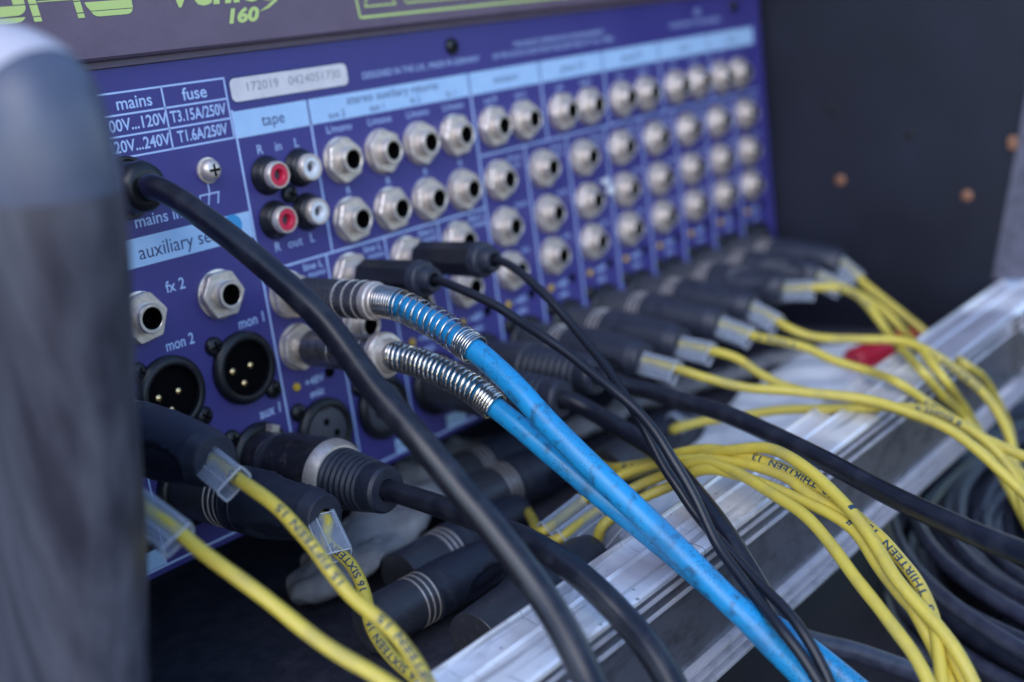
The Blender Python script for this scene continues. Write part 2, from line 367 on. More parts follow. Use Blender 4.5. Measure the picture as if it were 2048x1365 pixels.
b = MB(); b.lathe([(0, 2.2), (.6, 1.8), (.7, 0.01)], 12, frame((342, -126, -8), (-1, 0, 0)), mod=lambda a, t, r: r*(1+.6*abs(math.sin(a)))); obj('chipped_spot', b, 'chip_brown', case)

# ================================================================== MIXING CONSOLE
con = thing('mixing_console', 'blue audio mixer rear panel with rows of sockets under a dark lime-printed header', 'mixer', (115, 10, -75))
b = MB(); b.box((-111, 0, -75), (336.5, 3, 76)); pan = obj('rear_panel', b, 'panel_blue', con, smooth=0)
b = MB(); b.box((-111, 3.2, -74), (340, 57, 75)); obj('chassis', b, 'gap_black', con, smooth=0)
b = MB(); b.box((336.6, -1.5, -76), (339.5, 56, 160)); obj('end_cheek', b, 'panel_blue', con, smooth=0)
# header: a folded lid overhanging the panel by 4 mm
hp = [(-3.2, 78.4), (-4, 79.2), (2, 150), (20, 152), (20, 76.2), (-1, 76.2), (-1, 78.0)]
b = MB(); b.rings([[V(x, y, z) for y, z in hp] for x in (-111, 336.5)], True); hdr = obj('header', b, 'header_paint', con, smooth=20)
def hy(z): return -4+(z-79.2)*6/70.8
# ---- print on the panel
def sheet(x0, z0, x1, z1, mb, y=-.05): return mb.box((x0, y, z0), (x1, -.004, z1))
def line(mb, x0, z0, x1, z1, wd=.5):
    if abs(x1-x0) < 1e-6: sheet(x0-wd/2, min(z0, z1), x0+wd/2, max(z0, z1), mb, -.07)
    else: sheet(min(x0, x1), z0-wd/2, max(x0, x1), z0+wd/2, mb, -.07)
L = MB()
for z in (69, 62.7, 56.6, 50.5): line(L, -47, z, -.9, z, .55)
line(L, -23.9, 50.5, -23.9, 69, .55); line(L, -.9, 50.2, -.9, 69.3, .55); line(L, -47, 50.2, -47, 69.3, .55)
line(L, 0, -72.5, 0, 59, .7); line(L, 31, 6.5, 31, 50, .7)
line(L, 0, 6.5, 336, 6.5, .0001) if False else None
line(L, .35, 6.5, 112, 6.5, .7)
line(L, 112, 26.5, 334, 26.5, .6); line(L, 112, -72.5, 112, 50, .8)
for x in (155.6, 200, 244.5, 289): line(L, x, 26.8, x, 50, .7)
for i in range(1, 12):
    x = 28*i
    if i != 4: line(L, x, -72.5, x, 6.1 if i < 4 else 26.2, .7)
line(L, -111, -72.8, 334, -72.8, .7)
obj('printed_lines', L, 'print_light', pan, smooth=0)
for (x0, x1, z0, z1) in ((-111, -.5, 18.4, 27), (.4, 30.6, 50, 58.4), (31.4, 111.6, 50, 58.4), (112.4, 155.2, 50, 58.4), (156, 199.6, 50, 58.4), (200.4, 244.1, 50, 58.4), (244.9, 288.6, 50, 58.4), (289.4, 333.5, 50, 58.4)):
    b = MB(); sheet(x0, z0, x1, z1, b); obj('printed_band', b, 'band_blue', pan, smooth=0)
CH = ['15/16', '13/14', '11/12', '9/10'] + [str(8-i) for i in range(8)]
for i in range(12):
    b = MB(); sheet(28*i+17.5, -72.3, 28*i+27.4, -67.2, b); obj('printed_band', b, 'band_blue', pan, smooth=0)
    panel_text(CH[i], 28*i+22.4, -69.8, 3.2, 'ink_navy', pan)
b = MB(); sheet(-62.5, -72.3, -55.3, -66.5, b); obj('printed_band', b, 'band_blue', pan, smooth=0)
b = MB(); line(b, -55.2, -72.4, -55.2, -40, .5); obj('printed_lines', b, 'print_light', pan, smooth=0)
P = lambda *a, **k: panel_text(*a[:4], 'print_light', pan, **k)
D = lambda *a, **k: panel_text(*a[:4], 'ink_navy', pan, **k)
P('mains', -34, 65.7, 3.9, width=12, bold=.012); P('fuse', -12.6, 65.7, 3.9, width=9, bold=.012)
P('100V...120V', -35.1, 59.6, 3.6, width=21.4, bold=.018); P('T3.15A/250V', -12.5, 59.6, 3.6, width=20.6, bold=.018)
P('220V...240V', -35.1, 53.5, 3.6, width=21.4, bold=.018); P('T1.6A/250V', -12.3, 53.5, 3.6, width=18.6, bold=.018)
P('mains in', -33.6, 31.4, 3.8, width=16.5, bold=.012)
D('auxiliary sends', -25.6, 22.3, 4.6, width=34)
P('fx 2', -32.6, 10.2, 3.7, width=6.9, bold=.012); P('fx 1', -62, 10.2, 3.7, width=6.9, bold=.012)
P('mon 1', -7.2, -7.6, 3.7, width=10.2, bold=.012); P('mon 2', -35, -7.2, 3.7, width=10.2, bold=.012)
P('aux 1', -6.4, -38.7, 3.7, width=8.6, bold=.012); P('aux 2', -34.6, -38.7, 3.7, width=8.8, bold=.012)
D('tape', 15.6, 54.1, 4.0, width=9.5)
P('R', 8, 45.2, 3.2); P('in', 15.7, 45.2, 3.2); P('L', 23.4, 45.2, 3.2)
P('R', 8.2, 13.2, 3.2); P('out', 15.7, 13.2, 3.2, width=6.2); P('L', 23.2, 13.2, 3.2)
D('stereo auxiliary returns', 71.5, 55.9, 3.2, width=46)
for i, s in enumerate(('aux 2', 'aux 1', 'fx 2', 'fx 1')): D(s, 43+19.4*i, 52, 2.6)
for i in range(4): P('L/mono', 43+19.4*i, 47.3, 2.7, width=11.5); P('R', 42.7+19.4*i, 25.7, 2.8)
D('monitors', 133.8, 54.2, 3.0)
for i, s in enumerate(('group 1/2', 'group 3/4', 'mono', 'master')): D(s, 178+44.5*i, 54.2, 3.0)
for i, (a_, c_) in enumerate((('out R', 'out L'), ('out', 'insert'), ('out', 'insert'), ('out', 'insert'), ('R', 'L'))):
    P(a_, 123+44.2*i, 47, 2.6); P(c_, 141.6+44.2*i, 47, 2.6)
for i in range(12):
    x = 28*i
    if i < 4:
        P('line L', x+21.5, 4.0, 2.6, width=8.6, bold=.01); P('mono', x+22.6, 1.2, 2.4, width=7.6, bold=.01); P('line R', x+21.5, -15, 2.6, width=8.6)
    else:
        P('direct', x+20.6, 23, 2.4, width=8.5); P('out', x+21.5, 20, 2.4); P('insert', x+21.5, 4, 2.4, width=8); P('line', x+20.5, -14.8, 2.6)
    P('+48V', x+13.6, -34.4, 2.9, width=8.5, bold=.012); P('mic', x+13.9, -38.8, 2.9, width=6, bold=.012)
P('DESIGNED IN THE U.K., MADE IN GERMANY', 88.5, 63.2, 2.4, width=62)
P('THIS DEVICE COMPLIES WITH THE REQUIREMENTS', 172, 66.4, 2.2, width=62); P('OF EN 55103 AND MUST BE EARTHED AT ALL TIMES', 168.5, 63, 2.2, width=82)
P('CE', 281, 69.3, 3.6); P('CONFORMS TO STANDARDS', 279, 64.6, 2.2, width=46)
b = MB(); rrect_ = None
for (wx, wz, rx_, rz_) in ((187.5, 3.6, 2.6, 1.6), (190.4, -.6, 2.9, 2.0)):
    b.rings([[V(wx+rx_*math.cos(a), y_, wz+rz_*math.sin(a)) for a in [2*math.pi*k/16 for k in range(16)]] for y_ in (-4.2, -3.6)], True)
obj('white_tape_scrap', b, 'rca_white', con, smooth=0)
# chassis-earth symbol
b = MB(); line(b, -14, 34.6, -14, 38.2, .45); line(b, -18, 35, -10.3, 35, .45)
for x in (-17.6, -14.2, -10.6): b.add([(x-.25, -.08, 35.2), (x+.25, -.08, 35.2), (x-.75, -.08, 31.6), (x-1.25, -.08, 31.6)], [(0, 1, 2, 3)])
obj('earth_symbol', b, 'print_light', pan, smooth=0)
# serial sticker and round dot
def rrect(x0, z0, x1, z1, r, y0, y1, mb):
    pts = []
    for cx, cz, a0 in ((x1-r, z1-r, 0), (x0+r, z1-r, 90), (x0+r, z0+r, 180), (x1-r, z0+r, 270)):
        for k in range(7): a = math.radians(a0+15*k); pts.append((cx+r*math.cos(a), cz+r*math.sin(a)))
    return mb.rings([[V(x, y0, z) for x, z in pts], [V(x, y1, z) for x, z in pts]], True)
b = MB(); rrect(.2, 60.6, 51.2, 69.1, 2.4, -.09, -.01, b); obj('sticker_border', b, 'ink_navy', pan, smooth=0)
b = MB(); rrect(.9, 61.2, 50.6, 68.5, 2.0, -.16, -.02, b); st = obj('serial_sticker', b, 'sticker_white', pan, smooth=0)
panel_text('172019   0424051730', 27, 65.2, 3.0, 'sticker_ink', pan, width=40, y=-.2)
b = MB(); b.lathe([(0, 3.4), (.12, 3.4)], 32, onpanel(-7.6, 23.8, -.08)); obj('blue_dot_sticker', b, 'sticker_blue', pan, smooth=0)
# ---- lime print on the header
def hpoly(pts, parent=hdr, m='lime_print', name='logo_stroke'):
    b = MB(); b.add([(x, hy(z)-.12, z) for x, z in pts], [tuple(range(len(pts)))]); return obj(name, b, m, parent, smooth=0)
def hline(x0, z0, x1, z1, wd=.8):
    d = np.array([x1-x0, z1-z0]); d = d/np.linalg.norm(d)*wd/2; n_ = np.array([-d[1], d[0]])
    hpoly([(x0-d[0]+n_[0], z0-d[1]+n_[1]), (x0-d[0]-n_[0], z0-d[1]-n_[1]), (x1+d[0]-n_[0], z1+d[1]-n_[1]), (x1+d[0]+n_[0], z1+d[1]+n_[1])], name='outline_stroke')
def arcpts(cx, cz, rx, rz, a0, a1, n=9): return [(cx+rx*math.cos(math.radians(a0+(a1-a0)*k/(n-1))), cz+rz*math.sin(math.radians(a0+(a1-a0)*k/(n-1)))) for k in range(n)]
# stencil capitals M I D A S cut by thin horizontal gaps
for x0, x1 in ((-100, -97.3), (-93, -90.3), (-86, -83.3), (-80, -77.3)):
    for z0, z1 in ((90.3, 91.8), (92.1, 94.6), (94.9, 103)): hpoly([(x0, z0), (x1, z0), (x1-.6, z1), (x0-.6, z1)])
hpoly([(-75, 92.1)] + arcpts(-66.4, 94.6, 3.8, 2.5, -70, 0, 6) + [(-62.8, 94.8), (-75, 94.8)])
hpoly([(-75, 90.4)] + arcpts(-66.8, 92, 3.4, 1.6, -90, -10, 7) + [(-75, 91.8)])
hpoly([(-66, 95.1), (-62.6, 95.1), (-63, 103), (-66.4, 103)])
for x0, x1 in ((-61.2, -58.9), (-48.0, -45.9)):
    for z0, z1 in ((90.3, 91.5), (91.8, 94.7), (95.0, 103)): hpoly([(x0-(z0-90.3)*.06, z0), (x1-(z0-90.3)*.06, z0), (x1-(z1-90.3)*.06, z1), (x0-(z1-90.3)*.06, z1)])
hpoly([(-59, 95.3), (-48.2, 95.3), (-48.2, 95.6), (-59, 95.6)])
hpoly([(-43.7, 92.0), (-30, 92.0), (-29.9, 94.4), (-45, 94.4), (-44.6, 93.2)])
hpoly(arcpts(-41.2, 92, 2.4, 1.7, 187, 265, 6) + arcpts(-32.6, 92.0, 2.4, 1.7, -85, -8, 6))
hpoly([(-45, 98.6), (-30, 98.6), (-30, 100.5), (-43, 100.5), (-45, 99.8)])
hpoly([(-33, 94.7), (-29.9, 94.7), (-29.9, 98.3), (-33, 98.3)])
v, f = textmesh('Venice', 13.5, bold=.03, shear=.25); b = MB(); v[:, 0] *= 40/(v[:, 0].max()-v[:, 0].min())
b.add([(2+p[0], hy(95.5+p[1]-.0*p[0])-.12, 95.5+p[1]) for p in v], f); obj('lettering', b, 'lime_print', hdr, smooth=0)
v, f = textmesh('160', 5.8, bold=.045, shear=.3); b = MB(); v[:, 0] *= 12.5/(v[:, 0].max()-v[:, 0].min())
b.add([(7.4+p[0], hy(86.9+p[1])-.12, 86.9+p[1]) for p in v], f); obj('lettering', b, 'lime_print', hdr, smooth=0)
hpoly([(14.5, 87.6), (19, 88.6), (23, 90.6), (27, 94.5), (25.4, 94.5), (22, 91.3), (18.5, 89.2)], name='swoosh')
v, f = textmesh('audio', 3.2, shear=.2); b = MB(); b.add([(-64.5+p[0], hy(86.6+p[1])-.12, 86.6+p[1]) for p in v], f); obj('lettering', b, 'lime_print', hdr, smooth=0)
for s_ in ((57.2, 82.7, 57.2, 112), (57.2, 82.7, 208, 82.7), (60.5, 86.2, 75.5, 86.2), (60.5, 86.2, 68, 99), (75.5, 86.2, 68, 99), (80.5, 86.2, 147, 86.2), (80.5, 86.2, 80.5, 112), (147, 86.2, 147, 112), (153, 86.2, 204, 86.2), (153, 86.2, 153, 112)):
    hline(*s_, wd=.9 if s_[1] == s_[3] == 82.7 or s_[0] == s_[2] == 57.2 else .6)
v, f = textmesh('!', 8); b = MB(); b.add([(68+p[0], hy(91+p[1])-.12, 91+p[1]) for p in v], f); obj('lettering', b, 'lime_print', hdr, smooth=0)

# ---- sockets
def screw_meshes(r=3.1):
    a = MB(); a.lathe([(0, r), (.9, r), (1.6, r*.86), (2.05, r*.55), (2.15, .02)], 24)
    c = MB(); c.box((-r*.55, -r*.13, 1.7), (r*.55, r*.13, 2.22)); c.box((-r*.13, -r*.55, 1.71), (r*.13, r*.55, 2.21))
    return a, c
sa, sc_ = screw_meshes(); SCREW = mesh('screw', sa, 'black_plastic'); CROSS = mesh('cross_recess', sc_, 'black_well', 0)
def put_screw(x, z, head=SCREW, cross=CROSS, rot=None):
    M = onpanel(x, z, -.02); a = rot if rot is not None else random.uniform(0, 1.5)
    Rz = np.eye(4); Rz[:2, :2] = [[math.cos(a), -math.sin(a)], [math.sin(a), math.cos(a)]]
    s = link('screw', head, con, M@Rz); link('cross_recess', cross, s, M@Rz); return s
# quarter-inch jack
hexr = lambda fl: (lambda a, t, r: r/max(math.cos((a % (math.pi/3))-math.pi/6), .01)*math.cos(math.pi/6)*fl)
b = MB(); b.lathe([(0, 7.9), (.7, 7.9), (.8, 7.6), (.8, 4)], 36, cap=(False, False)); WASH = mesh('washer', b, 'nickel')
b = MB(); b.lathe([(.8, 8.2), (3.0, 8.2), (3.4, 7.75), (3.41, 4.3)], 48, cap=(False, False), mod=lambda a, t, r: r if r < 5 else min(7.75, r*math.cos(math.pi/6)/math.cos((a % (math.pi/3))-math.pi/6)))
NUT = mesh('jack_socket', b, 'nickel_face', 25)
b = MB(); b.lathe([(3.3, 4.5), (4.0, 4.5), (4.1, 4.2), (4.5, 4.2), (4.6, 4.5), (5.0, 4.5), (5.1, 4.2), (5.5, 4.2), (5.6, 4.5), (6.7, 4.5), (7.0, 4.3), (7.0, 3.5), (6.8, 3.3)], 40, cap=(False, False)); BUSH = mesh('bushing', b, 'nickel', 35)
b = MB(); b.lathe([(6.81, 3.31), (1.0, 3.2), (1.0, .02)], 28, cap=(False, False)); WELL = mesh('contact_well', b, 'black_well')
def jack(x, z):
    M = onpanel(x, z); a = random.uniform(0, 1.04)
    Rz = np.eye(4); Rz[:2, :2] = [[math.cos(a), -math.sin(a)], [math.sin(a), math.cos(a)]]; M = M@Rz
    s = link('jack_socket', NUT, con, M); link('washer', WASH, s, M); link('bushing', BUSH, s, M); link('contact_well', WELL, s, M)
for i in range(4): jack(41.3+19.4*i, 36.6); jack(41.3+19.4*i, 15.9)
for x in (121.8, 140.8, 166, 185, 209.8, 228.9, 254.6, 273.8, 296, 313.5): jack(x, 36.8)
for i in range(12):
    if i > 3: jack(28*i+9, 15.9)
    jack(28*i+9, -3); jack(28*i+9, -21)
for x in (-17.9, -46.8, -75.6): jack(x, 3.9)
# phono sockets
b = MB(); b.lathe([(0, 6.4), (.5, 6.4), (.8, 6.2), (2.6, 5.5), (3.6, 5.1), (4.0, 4.4)], 36); RB = mesh('phono_socket', b, 'black_plastic', 40)
b = MB(); b.lathe([(4.0, 4.2), (4.2, 4.45), (6.2, 4.4), (6.6, 4.1), (6.6, 3.7), (6.2, 3.6), (4.2, 3.6)], 36, cap=(False, False)); RRIM = mesh('contact_ring', b, 'nickel_face', 40)
def rca(x, z, col):
    M = onpanel(x, z); s = link('phono_socket', RB, con, M); link('contact_ring', RRIM, s, M)
    b = MB(); b.lathe([(4.1, 3.6), (6.1, 3.6), (6.4, 3.3), (6.4, 2.1), (5.9, 1.7), (4.3, 1.6)], 32, cap=(False, False)); obj('insulator', b, col, s, M)
    b = MB(); b.lathe([(4.25, 1.65), (4.35, 1.6), (4.4, .02)], 20, cap=(False, False)); obj('contact_well', b, 'grey_insert', s, M)
rca(9.1, 36.8, 'rca_red'); rca(23, 37, 'rca_white'); rca(9.1, 22.2, 'rca_red'); rca(23, 22.2, 'rca_white')
put_screw(16.5, 29.4)
# xlr sockets
b = MB(); b.lathe([(0, 11.9), (1.6, 11.9), (2.4, 11.3), (2.9, 10.6), (3.0, 9.6), (2.7, 9.0), (1.0, 8.9), (0, 8.9)], 56, cap=(False, False)); XR = mesh('xlr_socket', b, 'black_plastic', 35)
b = MB(); b.lathe([(1.0, 8.9), (.06, 8.85), (.05, .02)], 48, cap=(False, False)); XW = mesh('contact_well', b, 'black_well', 35)
b = MB(); b.lathe([(0, 1.15), (.5, 1.15), (.8, .85), (.95, .02)], 16, cap=(False, False)); XP = mesh('contact_pin', b, 'gold')
b = MB(); b.lathe([(.3, 9.0), (1.9, 8.8), (2.2, 8.3), (2.2, .02)], 48, cap=(False, False)); XF = mesh('insert_face', b, 'grey_insert', 35)
b = MB(); b.lathe([(2.1, 1.35), (2.25, 1.35), (2.26, .02)], 16, cap=(False, False)); XH = mesh('contact_hole', b, 'black_well', 0)
PINS = [(-3.6, 1.4), (3.6, 1.4), (0, -3.6)]
def xlr_m(x, z, visible=True):
    M = onpanel(x, z); s = link('xlr_socket', XR, con, M); link('contact_well', XW, s, M)
    for px_, pz in PINS:
        link('contact_pin', XP, s, M@T(px_-.7, pz-1.5, .06))
    put_screw(x-9.6, z+9.8); put_screw(x+9.8, z-10.4)
def xlr_f(x, z):
    M = onpanel(x, z); s = link('xlr_socket', XR, con, M); link('insert_face', XF, s, M)
    for px_, pz in PINS: link('contact_hole', XH, s, M@T(-px_*1.05, -pz*1.0, 0))
    b = MB(); b.box((-2.2, 8.6, .5), (2.2, 10.2, 3.3)); obj('latch_tab', b, 'black_plastic', s, M, smooth=0)
    put_screw(x-9.8, z+10.2); put_screw(x+9.8, z-10.4)
for x in (-14, -42, -70, -98):
    xlr_m(x, -21.5)
    xlr_m(x, -52.5)
for i in range(12): xlr_f(28*i+14, -53)
b = MB(); b.lathe([(0, 1.5), (.5, 1.5), (1.0, 1.1), (1.15, .02)], 16); LED = mesh('indicator_light', b, 'led_amber')
b = MB(); b.lathe([(0, 2.0), (.4, 2.0), (.45, 1.5), (.1, 1.4), (.1, .02)], 16); SWI = mesh('recessed_button', b, 'black_well')
for i in range(12): link('indicator_light', LED, con, onpanel(28*i+5.6, -34.3)); link('recessed_button', SWI, con, onpanel(28*i+20.8, -33.4))
# earth screw
M = onpanel(-13.2, 42.2); b = MB(); b.lathe([(0, 4.0), (.7, 4.0), (.75, 3.4), (2.2, 3.4), (3.4, 2.7), (3.9, 1.8), (3.95, .02)], 32); s = obj('earth_screw', b, 'nickel_face', con, M)
b = MB(); b.box((-1.9, -.4, 3.3), (1.9, .4, 3.98)); b.box((-.4, -1.9, 3.31), (.4, 1.9, 3.97)); obj('cross_recess', b, 'black_well', s, M, smooth=0)
put_screw(104.7, 69.2, rot=.4); put_screw(315.5, 70, rot=.9); put_screw(-106, 69, rot=.2)
# power inlet
M = onpanel(-42.3, 42.0); b = MB(); b.lathe([(0, 9.2), (1.0, 9.2), (1.5, 8.8), (1.5, 8.2), (0, 8.1), (.1, .02)], 48, cap=(False, False)); obj('power_inlet', b, 'black_plastic', con, M, smooth=35)

# ================================================================== PLUGS AND CABLES
def ray(u, v): return RC.T @ np.array([(u-IMW/2)/FPX, -(v-IMH/2)/FPX, -1.0])
def atY(u, v, Y): r = ray(u, v); return CAM+r*((Y-CAM[1])/r[1])
def atZ(u, v, Z): r = ray(u, v); return CAM+r*((Z-CAM[2])/r[2])
def scoop(a, t, r):
    # two long oval grips pressed into the boot, a raised lip round them
    if not 32 < t < 58: return r
    k = 0
    for a0 in (.3, math.pi+.3):
        d = (a-a0+math.pi) % (2*math.pi)-math.pi
        q = (d/.62)**2+((t-45)/11.)**2
        if q < 1: k = max(k, 1.5*min(1, (1-q)*3.5))
        elif q < 1.5: k = min(k, -.25*(1.5-q)*2) if k == 0 else k
    return r-k
XLRM = {}
def xlr_meshes():
    b = MB(); b.lathe([(1.0, 9.3), (1.2, 9.5), (16.6, 9.5), (17, 9.35), (24, 9.35)], 48); XLRM['shell'] = mesh('shell', b, 'shell_black')
    b = MB()
    for t in (17.6, 19.9, 22.2): b.lathe([(t, 9.3), (t+.1, 9.62), (t+.6, 9.62), (t+.7, 9.3)], 48, cap=(False, False))
    XLRM['ring'] = mesh('ring_lines', b, 'nickel_face')
    b = MB(); b.lathe([(23.6, 9.35), (23.8, 9.9), (25.0, 9.95), (25.1, 9.7), (28.4, 9.75), (28.5, 9.95), (29.6, 9.95), (29.8, 9.7)], 48, cap=(False, False)); XLRM['collar'] = mesh('collar', b, 'black_rubber')
    prof = [(29.8, 9.75)]+[(29.8+26.*k/40, 9.8-2.4*max(0, (k/40)-.25)**1.15*1.15) for k in range(1, 41)]+[(57.0, 7.1), (59.2, 6.95), (60.0, 6.4), (60.0, 2.9), (54, 2.7), (54, .02)]
    b = MB(); b.lathe(prof, 64, mod=scoop, cap=(False, False)); XLRM['boot'] = mesh('boot', b, 'black_rubber', 50)
    b = MB(); v, f = textmesh('NEUTRIK', 3.2)
    for rot in (2.6, -.5):
        b.add([((9.86+(.03))*math.cos(rot+p[0]/9.9), (9.89)*math.sin(rot+p[0]/9.9), 26.8-p[1]) for p in v], f)
    XLRM['text'] = mesh('embossed_text', b, 'grey_insert', 0)
xlr_meshes()
def sleeve(C, s0, ln, parent, off=(0, 0, 1), W=9.2, H=5.4, roll=0.):
    H = 4.0; W = min(W, 8.6); ln *= .92
    p0 = sample(C, s0); p1 = sample(C, s0+ln); d = p1-p0; d /= np.linalg.norm(d)
    n_ = (CAM-p0)/np.linalg.norm(CAM-p0)+.35*np.asarray(off, float); n_ = n_-d*(n_@d); n_ /= np.linalg.norm(n_); s_ = np.cross(d, n_)
    def ringp(w0, w1, h0, h1, q, r=.7):
        pts = []
        for cx, cz, a0 in ((w1-r, h1-r, 0), (w0+r, h1-r, 90), (w0+r, h0+r, 180), (w1-r, h0+r, 270)):
            for k in range(4): a = math.radians(a0+30*k); pts.append(q+s_*(cx+r*math.cos(a))+n_*(cz+r*math.sin(a)))
        return pts
    b = MB(); w0, w1, h0, h1 = -W*.32, W*.68, -H/2, H/2; t = .55
    A = [ringp(w0, w1, h0, h1, p0), ringp(w0, w1, h0, h1, p1), ringp(w0+t, w1-t, h0+t, h1-t, p1, .4), ringp(w0+t, w1-t, h0+t, h1-t, p0, .4)]
    b.rings(A+[A[0]], True, (False, False))
    wm = W*.34; b2 = [ringp(wm-.25, wm+.25, h0+t, h1-t, p0, .1), ringp(wm-.25, wm+.25, h0+t, h1-t, p1, .1)]
    b.rings(b2, True)
    ch = [ringp(w0, w0+1.4, h1-.3, h1+1.0, p0, .3), ringp(w0, w0+1.4, h1-.3, h1+1.0, p1, .3)]; b.rings(ch, True)
    so_ = obj('marker_sleeve', b, 'clear_plastic', parent, smooth=35)
    rb = MB()
    for pp in (p0, p1):
        rg = ringp(w0-.05, w1+.05, h0-.05, h1+.05, pp, .7); rg = [rg[i] for i in range(len(rg))]+[rg[0]]
        for i in range(len(rg)-1): tube(np.array([rg[i], .5*(rg[i]+rg[i+1]), rg[i+1]])+1e-4, .17, 5, rb)
    for (cw, ch_) in ((w0+.25, h0+.25), (w1-.25, h0+.25), (w0+.25, h1-.25), (w1-.25, h1-.25), (wm, h1)):
        q0 = p0+s_*cw+n_*ch_; q1 = p1+s_*cw+n_*ch_; tube(np.array([q0, .5*(q0+q1), q1]), .15, 5, rb)
    obj('edge_glint', rb, 'glint_pale', so_)  # pale rods added along the edges, painting the highlights of clear plastic
    return so_
def place_xlr(M, label, group, cat='plug cable'):
    th = thing('yellow_plug_cable', label, cat, M[:3, 3], group)
    s = link('shell', XLRM['shell'], th, M)
    if 'no silver' not in label: link('ring_lines', XLRM['ring'], s, M)
    s = link('boot', XLRM['boot'], th, M); link('collar', XLRM['collar'], s, M); link('embossed_text', XLRM['text'], s, M)
    return th
def mk(pts, step=1.2, sm=4):
    return smoothc(spline(pts, step), sm)
def yellow(M, pts, label, group, sl=None, text=None, r=1.75, sleeve_off=(0, 0, 1), lead=True):
    th = place_xlr(M, label, group)
    tip = tr(M, (0, 0, 56)); tip2 = tr(M, (0, 0, 61.5))
    C = mk([tip, tip2]+pts)
    ph = random.uniform(0, 6); sA = arclen(C); amp = np.clip(sA/30, 0, 1)*.22
    C = C+np.stack([amp*np.sin(sA/6.3+ph), amp*np.sin(sA/8.7+2*ph), amp*np.sin(sA/5.1+3*ph)*.6], 1)
    obj('cable', tube(C, r*(1+.016*np.sin(sA/2.3+ph)), 16), 'jacket_yellow', th)
    if sl:
        s0_ = sl[0] if not isinstance(sl[0], tuple) else arclen(C)[int(np.argmin(((C-at(*sl[0]))**2).sum(1)))]
        sleeve(C, s0_, sl[1], th, sleeve_off, *(sl[2:]))
    for t in (text or []):
        if isinstance(t[1], (tuple, list)):
            q = at(*t[1]); s0 = arclen(C)[int(np.argmin(((C-q)**2).sum(1)))]
        else: s0 = t[1]
        cable_text(C, r, t[0], s0, t[2], 'print_navy', th, t[3] if len(t) > 3 else (0, 0, 0), height=t[4] if len(t) > 4 else 2.15)
    return th, C
def aim(x, z, tip, y=0, roll=0.):
    M = frame((x, y, z), np.asarray(tip)-V(x, y, z)); c, s = math.cos(roll), math.sin(roll)
    Rz = np.eye(4); Rz[:2, :2] = [[c, -s], [s, c]]; return M@Rz
GM = 'yellow-tailed plugs in the microphone row'
ROW = [
 (126, (1290, 722), 'first yellow-tailed black plug to the right of the two ribbed black plugs', [(1365,741,442),(1410,757,438),(1483,774,434),(1556,780,430),(1630,788,426),(1666,790,424),(1740,800,420),(1813,824,413),(1886,853,405),(1941,889,399),(1996,937,393),(2060,1000,386),(2130,1060,378)], (4, 18)),
 (154, (1365, 690), 'second yellow-tailed plug in the row, its cable dipping onto the first one', [(1430,704,462),(1476,717,458),(1520,747,452),(1564,772,447),(1611,785,443),(1680,793,437),(1750,805,430),(1830,832,422),(1923,862,413),(1978,882,407),(2060,918,398),(2140,950,390)], (3.5, 18)),
 (182, (1444, 650), 'third yellow-tailed plug in the row, carrying a wide clear marker sleeve', [(1516,675,482),(1556,682,478),(1611,695,473),(1666,721,467),(1740,743,459),(1795,767,452),(1849,800,445),(1886,825,440),(1930,855,434),(1978,890,428),(2060,965,418),(2120,1040,410)], (4, 19, 12.5, 5.2)),
 (210, (1508, 618), 'fourth yellow-tailed plug in the row, its cable running level to the right', [(1575,655,500),(1611,670,497),(1648,677,494),(1721,679,488),(1795,680,482),(1831,692,477),(1868,710,472),(1915,740,466),(1960,780,460),(1996,830,453),(2020,880,447),(2030,940,441),(2046,1010,435),(2075,1100,428),(2110,1200,420)], (4, 18)),
 (238, (1572, 578), 'fifth yellow-tailed plug in the row, third from the dark side wall', [(1630,575,528),(1680,578,524),(1715,592,519),(1750,630,512),(1775,665,506),(1808,705,499),(1845,745,492),(1885,790,485),(1930,840,478),(1965,885,471),(2000,945,464),(2040,1020,456),(2085,1110,446),(2130,1200,436)], (2, 17)),
 (266, (1640, 553), 'sixth yellow-tailed plug in the row, next to the last one', [(1690,578,552),(1725,592,547),(1768,622,540),(1810,665,532),(1850,712,524),(1890,760,516),(1925,810,508),(1955,860,500),(1990,915,492),(2035,985,484),(2080,1070,474),(2120,1180,462)], (3, 16)),
 (294, (1686, 527), 'last yellow-tailed plug, farthest along the row beside the dark wall', [(1730,568,568),(1775,605,561),(1830,648,553),(1880,692,545),(1930,728,538),(1970,762,531),(1998,808,524),(2018,860,517),(2030,920,509),(2048,990,500),(2080,1080,488),(2120,1180,476)], (3, 16)),
]
for i, (x, tp, lab, pts, sl) in enumerate(ROW):
    M = aim(x, -53, atY(*tp, -60), roll=.5*i)
    for q in range(4, len(pts)):
        u_, v_, d_ = pts[q]
        while (lambda p: p[1] > -145.5 and p[2] < -71.5)(at(u_, v_, d_)): d_ -= 1.5
        pts[q] = (u_, v_, d_)
    txt = []
    if i == 4: txt = [('10 TEN 10', (1845,745,492), 1.9), ('10 TEN 10', (1715,592,519), 1.9)]
    if i == 6: txt = [('12 TWELVE 12', (1930,728,538), 1.9)]
    if i == 2: txt = [('9 NINE 9', (1556,682,478), 1.9), ('9 NINE 9', (1886,825,440), 1.9)]
    if i == 3: txt = [('11 ELEVEN 11', (1915,740,466), 1.9)]
    yellow(M, px(pts), lab, GM, sl, txt, sleeve_off=(random.uniform(-.5, .1), -.3, 1))
